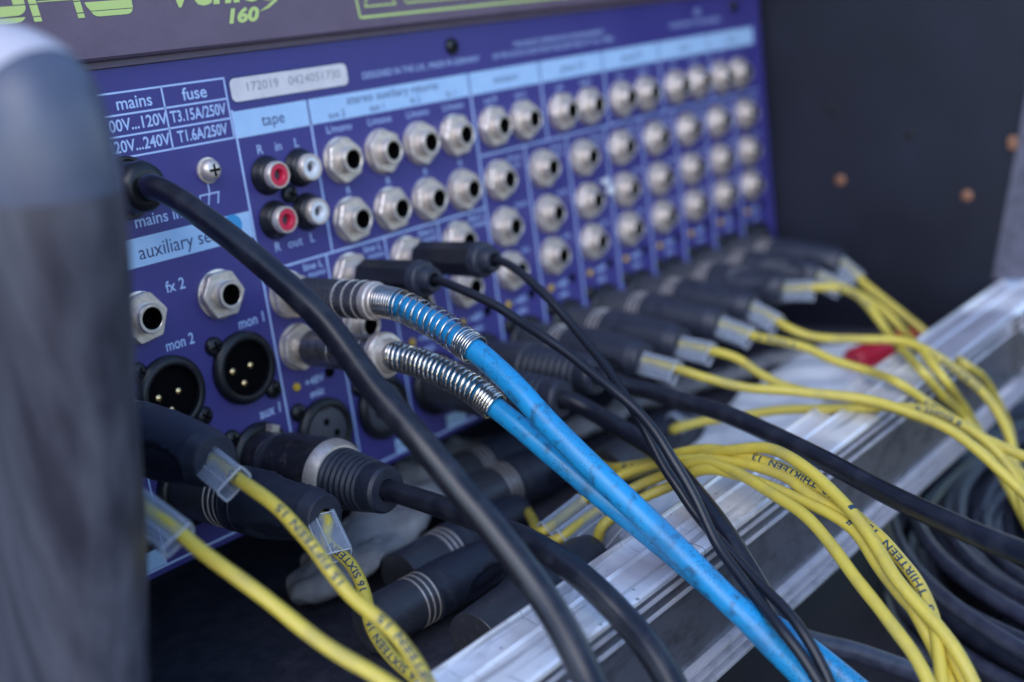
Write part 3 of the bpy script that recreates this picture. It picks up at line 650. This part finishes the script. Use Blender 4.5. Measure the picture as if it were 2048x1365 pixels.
# left-hand output plugs
M = aim(-70, -21, atY(432, 922, -60), roll=-.2)
yellow(M, px([(470,953,298),(498,972,293),(536,1001,289),(567,1029,287),(599,1064,285),(631,1099,283),(656,1134,282),(679,1163,281),(694,1185,280),(726,1215,278),(774,1255,275),(815,1300,272),(853,1355,268),(880,1410,264)]),
       'upper left black plug beside the grey case wall, its yellow tail printed FIFTEEN', 'yellow-tailed plugs in the left output sockets', (3.2, 17.5, 11.5, 5.6),
       [('15 FIFTEEN 15', (625,1092,283), 1.9, (.1, 0, .25)), ('15', (478,958,297), 2.1), ('15 FIFTEEN 15', (838,1325,270), 2.1, (.3, .2, .2))], sleeve_off=(-.5, -.6, .6))
M = aim(-42, -52, atY(642, 1035, -58), roll=.4)
yellow(M, px([(628+22,1080,333),(676,1105,330),(701,1129,326),(717,1159,322),(731,1197,317),(739,1241,311),(758,1279,305),(790,1321,298),(837,1362,291),(875,1410,285)]),
       'lower left black plug under the worn one, its yellow tail printed SIXTEEN', 'yellow-tailed plugs in the left output sockets', (3.5, 17, 11, 5.2),
       [('16 SIXTEEN', (703,1135,325), 2.0, (-.1, 0, .3)), ('16 SIXTEEN 16', (785,1316,299), 2.0, (-.2, 0, .2))], sleeve_off=(.6, -.5, .3))
M = aim(-98, -21, atY(232, 968, -60), roll=.1)
yellow(M, px([(285,1015,282),(320,1038,279),(352,1057,277),(393,1092,275),(440,1130,272),(488,1168,270),(552,1216,268),(615,1263,266),(679,1308,264),(742,1346,262),(800,1385,260)]),
       'yellow cable from behind the grey case wall, clear sleeve at its end, no print', 'yellow-tailed plugs in the left output sockets', (11, 19, 12, 6), [], sleeve_off=(.3, -.2, 1))
# loose plugs lying in the case
GL = 'loose plugs lying on the case floor'
def lying(x0, y0, z0, x1, y1, z1): return frame((x0, y0, z0), V(x1-x0, y1-y0, z1-z0))
yellow(lying(-31, -60, -92, 45, -65, -92)@np.diag([.87, .87, 1, 1.]), px([(1116,1078,378),(1150,1052,382),(1193,1022,388),(1269,976,392),(1327,952,388),(1400,924,378),(1451,937,368),(1502,961,358),(1553,992,348),(1604,1029,338),(1645,1070,330),(1683,1115,322),(1720,1166,315),(1758,1217,308),(1795,1268,302),(1826,1309,298),(1870,1390,292)]),
       'big loose black plug in front on the case floor, its silver rings in plain view', GL, ((1118,1077,379), 19, 9.6, 5.4), [], sleeve_off=(-.4, -.8, .6))
yellow(lying(-22, -94, -93.5, 52, -92, -91), px([(1205,1052,378),(1250,1022,382),(1292,993,384),(1342,970,383),(1400,941,376),(1468,948,366),(1535,972,356),(1604,1002,346),(1656,1026,338),(1707,1060,331),(1758,1132,322),(1810,1200,314),(1860,1255,308),(1900,1310,303),(1945,1390,297)]),
       'loose black plug wedged against the aluminium rail, no silver rings', GL, (8, 18, 10.5, 5.6), [('-', (1700,1052,332), 1.6)], sleeve_off=(-.4, -.8, .6))
yellow(lying(0, -42, -95, 60, -44, -94), px([(1088,1063,386),(1125,1034,392),(1169,999,396),(1239,952,398),(1300,930,393),(1359,922,387),(1428,920,378),(1483,926,370),(1530,940,362),(1578,959,354),(1615,985,347),(1666,1014,340),(1703,1040,334),(1750,1100,326),(1790,1165,318),(1833,1230,311),(1870,1300,305),(1905,1380,299)]),
       'loose black plug behind the big one, under the blue cables', GL, ((1090,1062,386), 19), [], sleeve_off=(-.4, -.8, .6))
yellow(lying(50, -24, -92, 112, -32, -91), px([(1231,937,410),(1298,925,402),(1355,908,392),(1410,900,384),(1457,902,376),(1505,915,368),(1546,931,361),(1604,958,352),(1649,980,345),(1690,1012,338),(1727,1046,332),(1758,1074,327),(1792,1111,322),(1836,1166,315),(1868,1234,308),(1878,1300,302),(1885,1390,296)]),
       'loose black plug deep in the case whose yellow cable is printed THIRTEEN twice', GL, None, [('13  THIRTEEN  13', (1590,952,354), 2.0, (0, 0, .3)), ('13  THIRTEEN  13', (1815,1140,319), 2.0, (0, 0, .1)), ('13', (1262,931,405), 2.0)])
yellow(lying(64, 0, -93, 125, -8, -93), px([(1245,953,412),(1298,937,402),(1400,912,386),(1440,902,378),(1476,898,371),(1520,896,364),(1556,904,357),(1593,922,350),(1630,948,344),(1666,985,338),(1696,1018,332),(1725,1054,326),(1758,1101,320),(1792,1155,314),(1840,1213,308),(1880,1258,303),(1915,1309,299),(1945,1365,296),(1960,1400,294)]),
       'rearmost loose black plug, its yellow cable the outermost of the arching bundle', GL, None, [('-', (1700,1023,331), 1.6)])
yellow(lying(98, -54, -92.5, 150, -56, -91), px([(1348,860,452),(1392,847,452),(1440,838,450),(1490,831,447),(1556,822,443),(1630,818,438),(1703,817,432),(1758,815,428),(1813,815,423),(1868,824,418),(1923,849,412),(1980,890,405),(2033,959,398),(2080,1040,390)]),
       'loose black plug on the pale sheet, its yellow cable crossing the rail alone', GL, (17, 14), [('8 EIGHT 8', (1880,828,417), 1.9)])

# ribbed-boot black cables
def ribboot(M, parent, t0, t1, r0, r1, nrib, m='black_rubber'):
    pr = [(t0, r0-.6)]
    for k in range(nrib):
        t = t0+(t1-t0)*k/nrib; t2 = t0+(t1-t0)*(k+1)/nrib; r = r0+(r1-r0)*k/nrib
        pr += [(t+.05*(t2-t), r-.75), (t+.25*(t2-t), r), (t+.65*(t2-t), r), (t+.85*(t2-t), r-.75)]
    pr += [(t1, r1-.3), (t1+.8, r1), (t1+5.4, r1-.5), (t1+6.4, r1-1.3), (t1+6.4, 3.4), (t1+3, 3.3)]
    b = MB(); b.lathe(pr, 56, M, cap=(False, False)); return obj('ribbed_boot', b, m, parent, smooth=32)
GB = 'black cables with ribbed boots'
def ribbed(x, z, tip, y_end, label, pts, r, worn=False):
    M = aim(x, z, atY(*tip, y_end), roll=0); L_ = np.linalg.norm(atY(*tip, y_end)-V(x, 0, z))
    th = thing('black_plug_cable', label, 'plug cable', (x, 0, z), GB)
    if worn:
        b = MB(); b.lathe([(.8, 9.3), (1, 9.5), (9, 9.5), (9.3, 9.2)], 56, M); s = obj('shell', b, 'shell_worn', th)
        b = MB(); b.lathe([(9.2, 9.25), (9.4, 9.6), (11, 9.7), (11.1, 9.4), (12.2, 9.4), (12.3, 9.75), (13.6, 9.8), (13.8, 9.5)], 56, M, cap=(False, False)); obj('grooved_band', b, 'shell_black', s, smooth=30)
        b = MB(); b.lathe([(13.6, 9.9), (14, 10.5), (28, 11.2), (37, 11.5)], 56, M, mod=lambda a, t, r: r+.06*math.sin(7*a+t)); obj('shell', b, 'shell_worn', th)
        b = MB(); b.lathe([(36.2, 11.4), (36.5, 11.8), (38.2, 11.6), (40.6, 10.2), (40.8, 9.0)], 56, M, cap=(False, False)); obj('bare_metal_ring', b, 'nickel_face', s)
        b = MB(); b.box((-1.6, 9.2, 3.2), (1.6, 11.6, 6.2)); obj('latch_tab', b, 'nickel_face', s, M@np.array([[math.cos(-.35), -math.sin(-.35), 0, 0], [math.sin(-.35), math.cos(-.35), 0, 0], [0, 0, 1, 0], [0, 0, 0, 1.]]), smooth=0)
        ribboot(M, th, 40.2, L_-5.6, 9.6, 7.7, 7)
    else:
        b = MB(); b.lathe([(.8, 9.3), (1, 9.5), (24, 9.5), (24.4, 10.0), (29, 10.1), (29.6, 9.4)], 56, M); obj('shell', b, 'shell_black', th)
        ribboot(M, th, 29.4, L_-6.4, 9.2, 7.4, 8)
    C = mk([tr(M, (0, 0, L_-5)), tr(M, (0, 0, L_+3))]+px(pts))
    rr = np.linspace(r[0], r[1], len(C)) if not np.isscalar(r) else r
    obj('cable', tube(C, rr, 20), 'jacket_black', th); return th, C
ribbed(-14, -52.5, (772, 980), -61, 'worn black plug with a bare metal ring and ribbed boot, below the AUX 1 print', [(850,1003,346),(925,1029,337),(985,1052,329),(1050,1079,320),(1100,1108,312),(1140,1136,307),(1175,1164,303),(1215,1202,299),(1250,1239,296),(1300,1299,290),(1335,1354,286),(1358,1400,283)], (3.15, 3.75), True)
ribbed(98, -53, (1196, 752), -61, 'black ribbed-boot plug whose thick cable crosses the rail to the right edge', [(1245,770,426),(1300,783,420),(1373,805,410),(1447,827,398),(1520,858,385),(1593,893,370),(1666,930,355),(1740,970,340),(1813,1007,325),(1886,1040,311),(1959,1073,298),(2048,1108,285),(2140,1140,272)], 3.05)
ribbed(70, -53, (1126, 800), -62, 'black ribbed-boot plug half hidden behind the blue cables', [(1181,822,410),(1225,847,402),(1269,873,395),(1313,902,383),(1350,940,373),(1388,985,362),(1420,1025,352),(1452,1070,344),(1482,1116,338),(1512,1165,333),(1548,1230,328),(1590,1300,326),(1640,1390,324)], 3.2)
# mains cable
Mm = onpanel(-42.3, 42.0); th = thing('power_cable', 'thick smooth black power cable sweeping across the picture from the round inlet', 'power cable', (-42, 0, 35.5))
b = MB(); b.lathe([(.2, 7.6), (5, 7.6), (5.2, 7.9), (8, 7.7), (10, 7.0), (11.3, 5.8), (11.6, 4.6), (11.6, 3.7), (9, 3.6)], 48, Mm, cap=(True, False), mod=lambda a, t, r: r*(1-.04*(math.cos(8*a) > .2)) if 5.1 < t < 9.5 else r); obj('power_plug', b, 'black_plastic', th, smooth=35)
C = mk([V(-42.3, -6, 41.6), V(-42, -12, 41.0)]+px([(300,370,334),(350,395,328),(400,430,322),(450,467,317),(500,507,312),(550,550,308),(600,595,304),(650,645,301),(701,712,298),(752,782,294),(797,832,291),(840,882,288),(882,932,286),(922,982,284),(965,1032,282),(1007,1085,280),(1045,1135,278),(1080,1184,276),(1112,1234,273),(1140,1284,270),(1180,1365,266),(1205,1425,262)]))
obj('cable', tube(C, np.linspace(3.3, 3.8, len(C)), 24), 'jacket_black', th)
# blue cables with spring strain reliefs
def helix(C, s0, s1, turns_fn, R, wire, n=9, per=26):
    # turns_fn: list of (fraction of arc, cumulative turns)
    Tn, N, B = frames(C); A = arclen(C); fr = [a for a, _ in turns_fn]; tu = [c for _, c in turns_fn]
    tot = tu[-1]; K = int(tot*per); fa = np.interp(np.linspace(0, tot, K), tu, fr); pts = []
    for i in range(K):
        s = s0+(s1-s0)*fa[i]; a = 2*math.pi*tot*i/(K-1)
        q = [np.array([np.interp(s, A, X[:, k]) for k in range(3)]) for X in (C, N, B)]
        RR = R if np.isscalar(R) else np.interp(fa[i], [0, 1], R)
        pts.append(q[0]+RR*(math.cos(a)*q[1]+math.sin(a)*q[2]))
    return tube(np.array(pts), wire, n)
GJ = 'blue cables with spring strain reliefs'
def knurl(M, t0, t1, R, n=132, m=84):
    ring = []
    for i in range(m+1):
        t = t0+(t1-t0)*i/m
        ring.append([tr(M, ((R+.22*max(0, 1-1.6*min(abs(math.sin(11*a_+t*1.7)), abs(math.sin(11*a_-t*1.7)))))*math.cos(a_), (R+.22*max(0, 1-1.6*min(abs(math.sin(11*a_+t*1.7)), abs(math.sin(11*a_-t*1.7)))))*math.sin(a_), t)) for a_ in [2*math.pi*j/n for j in range(n)]])
    b = MB(); b.rings(ring, True); return b
M = aim(9, -3, at(746, 602, 374)); L1 = np.linalg.norm(at(746, 602, 374)-V(9, 0, -3))
th = thing('jack_cable', 'upper blue cable with a knurled black jack plug and open silver spring', 'jack cable', (9, 0, -3), GJ)
b = MB(); b.lathe([(6.9, 4.9), (8, 4.9), (8.3, 5.8), (9.5, 6.0)], 40, M); s = obj('jack_plug', b, 'nickel', th)
obj('knurled_barrel', knurl(M, 9.4, L1-13, 5.95), 'knurl_black', s, smooth=0)
b = MB()
for t in (L1-12.9, L1-8.4, L1-4.0): b.lathe([(t-.1, 5.9), (t, 6.25), (t+.45, 6.25), (t+.55, 5.9)], 48, M, cap=(False, False))
obj('ring_lines', b, 'nickel_face', s)
for t0_, t1_ in ((L1-12.5, L1-8.5), (L1-8.0, L1-4.1), (L1-3.5, L1-1.2)):
    obj('knurled_band', knurl(M, t0_, t1_, 5.9, 132, 16), 'knurl_black', s, smooth=0)
b = MB(); b.lathe([(L1-1.3, 6.0), (L1-.6, 6.15), (L1+1.2, 6.1), (L1+1.6, 5.6), (L1+3, 5.5), (L1+3.4, 5.2), (L1+3.4, 4.2)], 48, M, cap=(True, False)); obj('collar', b, 'nickel_face', s, smooth=30)
C = mk([tr(M, (0, 0, L1-2)), tr(M, (0, 0, L1+4))]+px([(803,612,367),(834,627,363),(878,650,357),(922,681,350),(951,702,346),(995,740,341),(1043,788,336),(1093,844,332),(1152,904,328),(1210,961,325),(1269,1017,322),(1327,1072,320),(1386,1130,318),(1451,1196,315),(1502,1244,313),(1546,1292,311),(1591,1336,310),(1640,1390,308)]), 1.0)
obj('cable', tube(C, np.linspace(3.35, 3.6, len(C)), 28), 'jacket_blue', th, smooth=60)
A = arclen(C); e = A[int(np.argmin(((C-at(951, 702, 346))**2).sum(1)))]
obj('spring', helix(C, 5.0, e, [(0, 0), (.19, 8.5), (.88, 19), (1.0, 25)], (4.95, 4.45), .29), 'spring_steel', th)
tp2 = at(772, 711, 374)
M = aim(9, -21, tp2); L2 = np.linalg.norm(tp2-V(9, 0, -21))
th = thing('jack_cable', 'lower blue cable with a smooth chrome jack plug and tight coiled spring', 'jack cable', (9, 0, -21), GJ)
b = MB(); b.lathe([(7, 5.0), (8.2, 5.2), (8.6, 6.1), (L2-22, 6.15), (L2-21.8, 5.9), (L2-21, 5.9), (L2-20.8, 6.1), (L2-8, 6.05), (L2-7.5, 5.7), (L2-1.5, 5.65)], 48, M); s = obj('jack_plug', b, 'gunmetal', th, smooth=30)
b = MB(); b.lathe([(L2-3.2, 5.7), (L2-2.8, 7.1), (L2-.2, 7.4), (L2+.9, 6.9), (L2+1.3, 5.6), (L2+3.2, 5.0), (L2+3.2, 4.0)], 48, M, cap=(True, False)); obj('collar', b, 'nickel_face', s, smooth=30)
C = mk([tr(M, (0, 0, L2-2)), tr(M, (0, 0, L2+4))]+px([(834,725,366),(893,749,358),(952,783,351),(990,815,347),(1034,850,343),(1079,889,340),(1142,942,336),(1196,988,334),(1254,1034,332),(1298,1070,331),(1345,1108,330),(1400,1155,328),(1455,1200,326),(1510,1234,324),(1560,1262,321),(1620,1302,318),(1680,1350,315),(1740,1400,312)]), 1.0)
obj('cable', tube(C, np.linspace(3.0, 3.4, len(C)), 28), 'jacket_blue', th, smooth=60)
e = arclen(C)[int(np.argmin(((C-at(990, 814, 347))**2).sum(1)))]
obj('spring', helix(C, 5.0, e, [(0, 0), (.05, 2.2), (.88, 21), (1.0, 26)], (4.2, 4.0), .60), 'spring_steel', th)
# thin black cables with eight-sided jack plugs
GT = 'thin black cables with faceted jack plugs'
def thin(x, z, tip, label, pts):
    th = thing('jack_cable', label, 'jack cable', (x, 0, z), GT); M = aim(x, z, tip); L_ = np.linalg.norm(tip-V(x, 0, z))
    b = MB(); b.lathe([(6.9, 4.7), (8.2, 4.8)], 32, M); s = obj('jack_plug', b, 'nickel', th)
    oct_ = lambda a, t, r: r*math.cos(math.pi/8)/math.cos((a % (math.pi/4))-math.pi/8)
    b = MB(); b.lathe([(8.2, 5.6), (8.8, 6.1), (L_-9, 6.35), (L_-8.4, 6.3)], 48, M, mod=oct_); obj('faceted_barrel', b, 'black_plastic', s, smooth=20)
    b = MB(); b.lathe([(L_-8.4, 6.2), (L_-8.0, 6.45), (L_-5.2, 6.2), (L_-4.6, 5.6), (L_-4.4, 4.5), (L_-1.2, 4.2), (L_-.6, 3.8), (L_-.6, 2.4), (L_-4, 2.2), (L_-4, .02)], 48, M, cap=(False, False)); obj('end_cap', b, 'black_rubber', s, smooth=30)
    C = mk([tr(M, (0, 0, L_-4)), tr(M, (0, 0, L_+1.5))]+px(pts)); obj('cable', tube(C, 1.5, 14), 'jacket_thin', th)
thin(37, -3, at(872, 561, 392), 'nearer thin black cable, its faceted black jack just above the knurled one', [(908,573,384),(952,592,378),(996,614,373),(1039,643,368),(1083,671,362),(1142,712,356),(1186,748,351),(1230,783,346),(1275,822,342),(1312,866,338),(1342,914,335),(1371,961,333),(1397,1010,331),(1414,1048,329),(1437,1094,326),(1478,1150,320),(1523,1210,313),(1564,1261,306),(1604,1312,302),(1650,1385,298)])
thin(65, -3, at(992, 521, 410), 'farther thin black cable, its faceted black jack the rightmost one plugged in', [(1034,540,402),(1069,570,396),(1104,605,390),(1142,648,384),(1180,694,376),(1213,735,368),(1240,775,360),(1262,812,353),(1285,850,348),(1308,895,345),(1330,938,342),(1357,976,339),(1384,1018,337),(1420,1062,333),(1468,1113,327),(1519,1169,319),(1570,1218,311),(1604,1262,306),(1632,1309,303),(1659,1365,300),(1672,1405,298)])

# ================================================================== OTHER THINGS IN AND ROUND THE CASE
# grey webbing strap looping across the case floor
SP = [atZ(600,1172,-97), atZ(640,1160,-94), atZ(700,1112,-92), atZ(770,1050,-90), atZ(835,975,-90), atZ(880,925,-92), atZ(950,900,-94), atZ(1050,890,-96), atZ(1160,860,-97), atZ(1300,795,-97), atZ(1450,752,-97), atZ(1610,700,-97)]
C = mk(SP, 1.2, 6)
th = thing('webbing_strap', 'worn grey padded strap curving along the case floor beneath the plugs', 'strap', SP[0])
Tn, N, B = frames(C); R = []; A = arclen(C)
for i in range(len(C)):
    up = V(0, 0, 1)-Tn[i]*Tn[i][2]; up /= np.linalg.norm(up); sd_ = np.cross(Tn[i], up); k = i/len(C)
    wd = np.interp(k, [0, .03, .12, .3, .42, 1], [7, 13, 17, 14, 8, 5.5]); th_ = np.interp(k, [0, .3, 1], [4.5, 4, 2.6])
    row = []
    for j in range(44):
        a = 2*math.pi*j/44; q = C[i]+sd_*wd*math.copysign(abs(math.cos(a))**.7, math.cos(a))+up*th_*math.sin(a)
        nz = mnoise.noise(Vector(q)*.075)*3.2+abs(mnoise.noise(Vector(q)*.16+Vector((5, 1, 2))))*2.6+mnoise.noise(Vector(q)*.4)*.5
        row.append(q+up*nz*min(1, wd/9)+sd_*mnoise.noise(Vector(q)*.11+Vector((9, 9, 9)))*2.4)
    R.append(row)
b = MB(); b.rings(R, True); obj('strap_band', b, 'grey_strap', th, smooth=60)
p = atZ(752, 1062, -88.5); b = MB(); b.lathe([(0, 9), (1.2, 9), (1.6, 8), (1.2, 5), (2.0, 3.2), (2.2, .02)], 32, frame(p+V(0, 0, -.6), (-.1, -.25, 1))); obj('strap_stud', b, 'strap_disc', th)
# white crumpled sheet behind the rail
poly = [atZ(1238,1068,-97), atZ(1290,990,-97), atZ(1345,905,-97), atZ(1456,807,-97), atZ(1540,740,-97), atZ(1613,690,-97), atZ(1705,690,-97)]
th = None
nU, nV = 60, 16; vs = []; C2 = spline(poly, 1.0); idx = np.linspace(0, len(C2)-1, nU).astype(int)
for i in range(nU):
    pb = C2[idx[i]]; pf = V(pb[0]-6+8*i/nU, -113, -92)
    for j in range(nV):
        t = j/(nV-1); q = pb*(1-t)+pf*t
        q[2] = -98+5*t+1.8*math.sin(i*.33+j*.5)*math.sin(j*.35+i*.11)+1.2*math.sin(i*.9-j*.4)
        vs.append(q)
b = MB(); b.add(vs, [(i*nV+j, i*nV+j+1, (i+1)*nV+j+1, (i+1)*nV+j) for i in range(nU-1) for j in range(nV-1)])
b.add([q-V(0, 0, .5) for q in vs], [(i*nV+j, i*nV+j+1, (i+1)*nV+j+1, (i+1)*nV+j) for i in range(nU-1) for j in range(nV-1)])
o = obj('plastic_sheet', b, 'white_sheet', smooth=80); o['label'] = 'pale crumpled plastic sheet between the rail and the plugs'; o['category'] = 'sheet'
# red plastic piece
M = frame(atZ(1706, 728, -92), V(1, -.35, .05)); b = MB(); b.lathe([(0, 6), (1, 7), (22, 7), (30, 6.6), (38, 6), (39, 5)], 32, M); s = obj('red_cap', b, 'red_plastic', smooth=40)
s['label'] = 'small bright red plastic cap lying behind the rail near the dark wall'; s['category'] = 'cap'
# coiled black cable outside the case
def coil(cx, cy, z0, rad, n, label, hx, seed, rw=2.9):
    rnd = random.Random(seed); pts = []
    for k in range(n*16+1):
        a = 2*math.pi*k/16; lay = k//16; rr = rad+hx*math.sin(lay*2.4+seed)+rnd.uniform(-3, 3)
        pts.append(V(cx+rr*1.12*math.cos(a)+3*math.sin(lay*1.7), cy+rr*1.0*math.sin(a)+4*math.cos(lay*2.1), z0+rw*1.6*(lay*7 % 5)+3*math.sin(a*2+lay*1.9)))
    C = mk(pts, 4, 3); o = obj('coiled_cable', tube(C, rw, 12), 'jacket_coil'); o['label'] = label; o['category'] = 'cable coil'; return o
coil(268, -246, -158, 122, 19, 'large coil of black cable on the deck outside the rail', 22, 3)
coil(290, -240, -152, 80, 10, 'smaller coil of black cable nested inside the larger one', 14, 8, 3.0)
C = mk(px([(1560,1262,372),(1638,1287,375),(1707,1303,378),(1775,1326,380),(1850,1352,384),(1930,1385,388)]), 2)
o = obj('loose_cable', tube(C, 3.2, 14), 'jacket_coil'); o['label'] = 'single black cable on the deck below the blue cables'; o['category'] = 'cable'
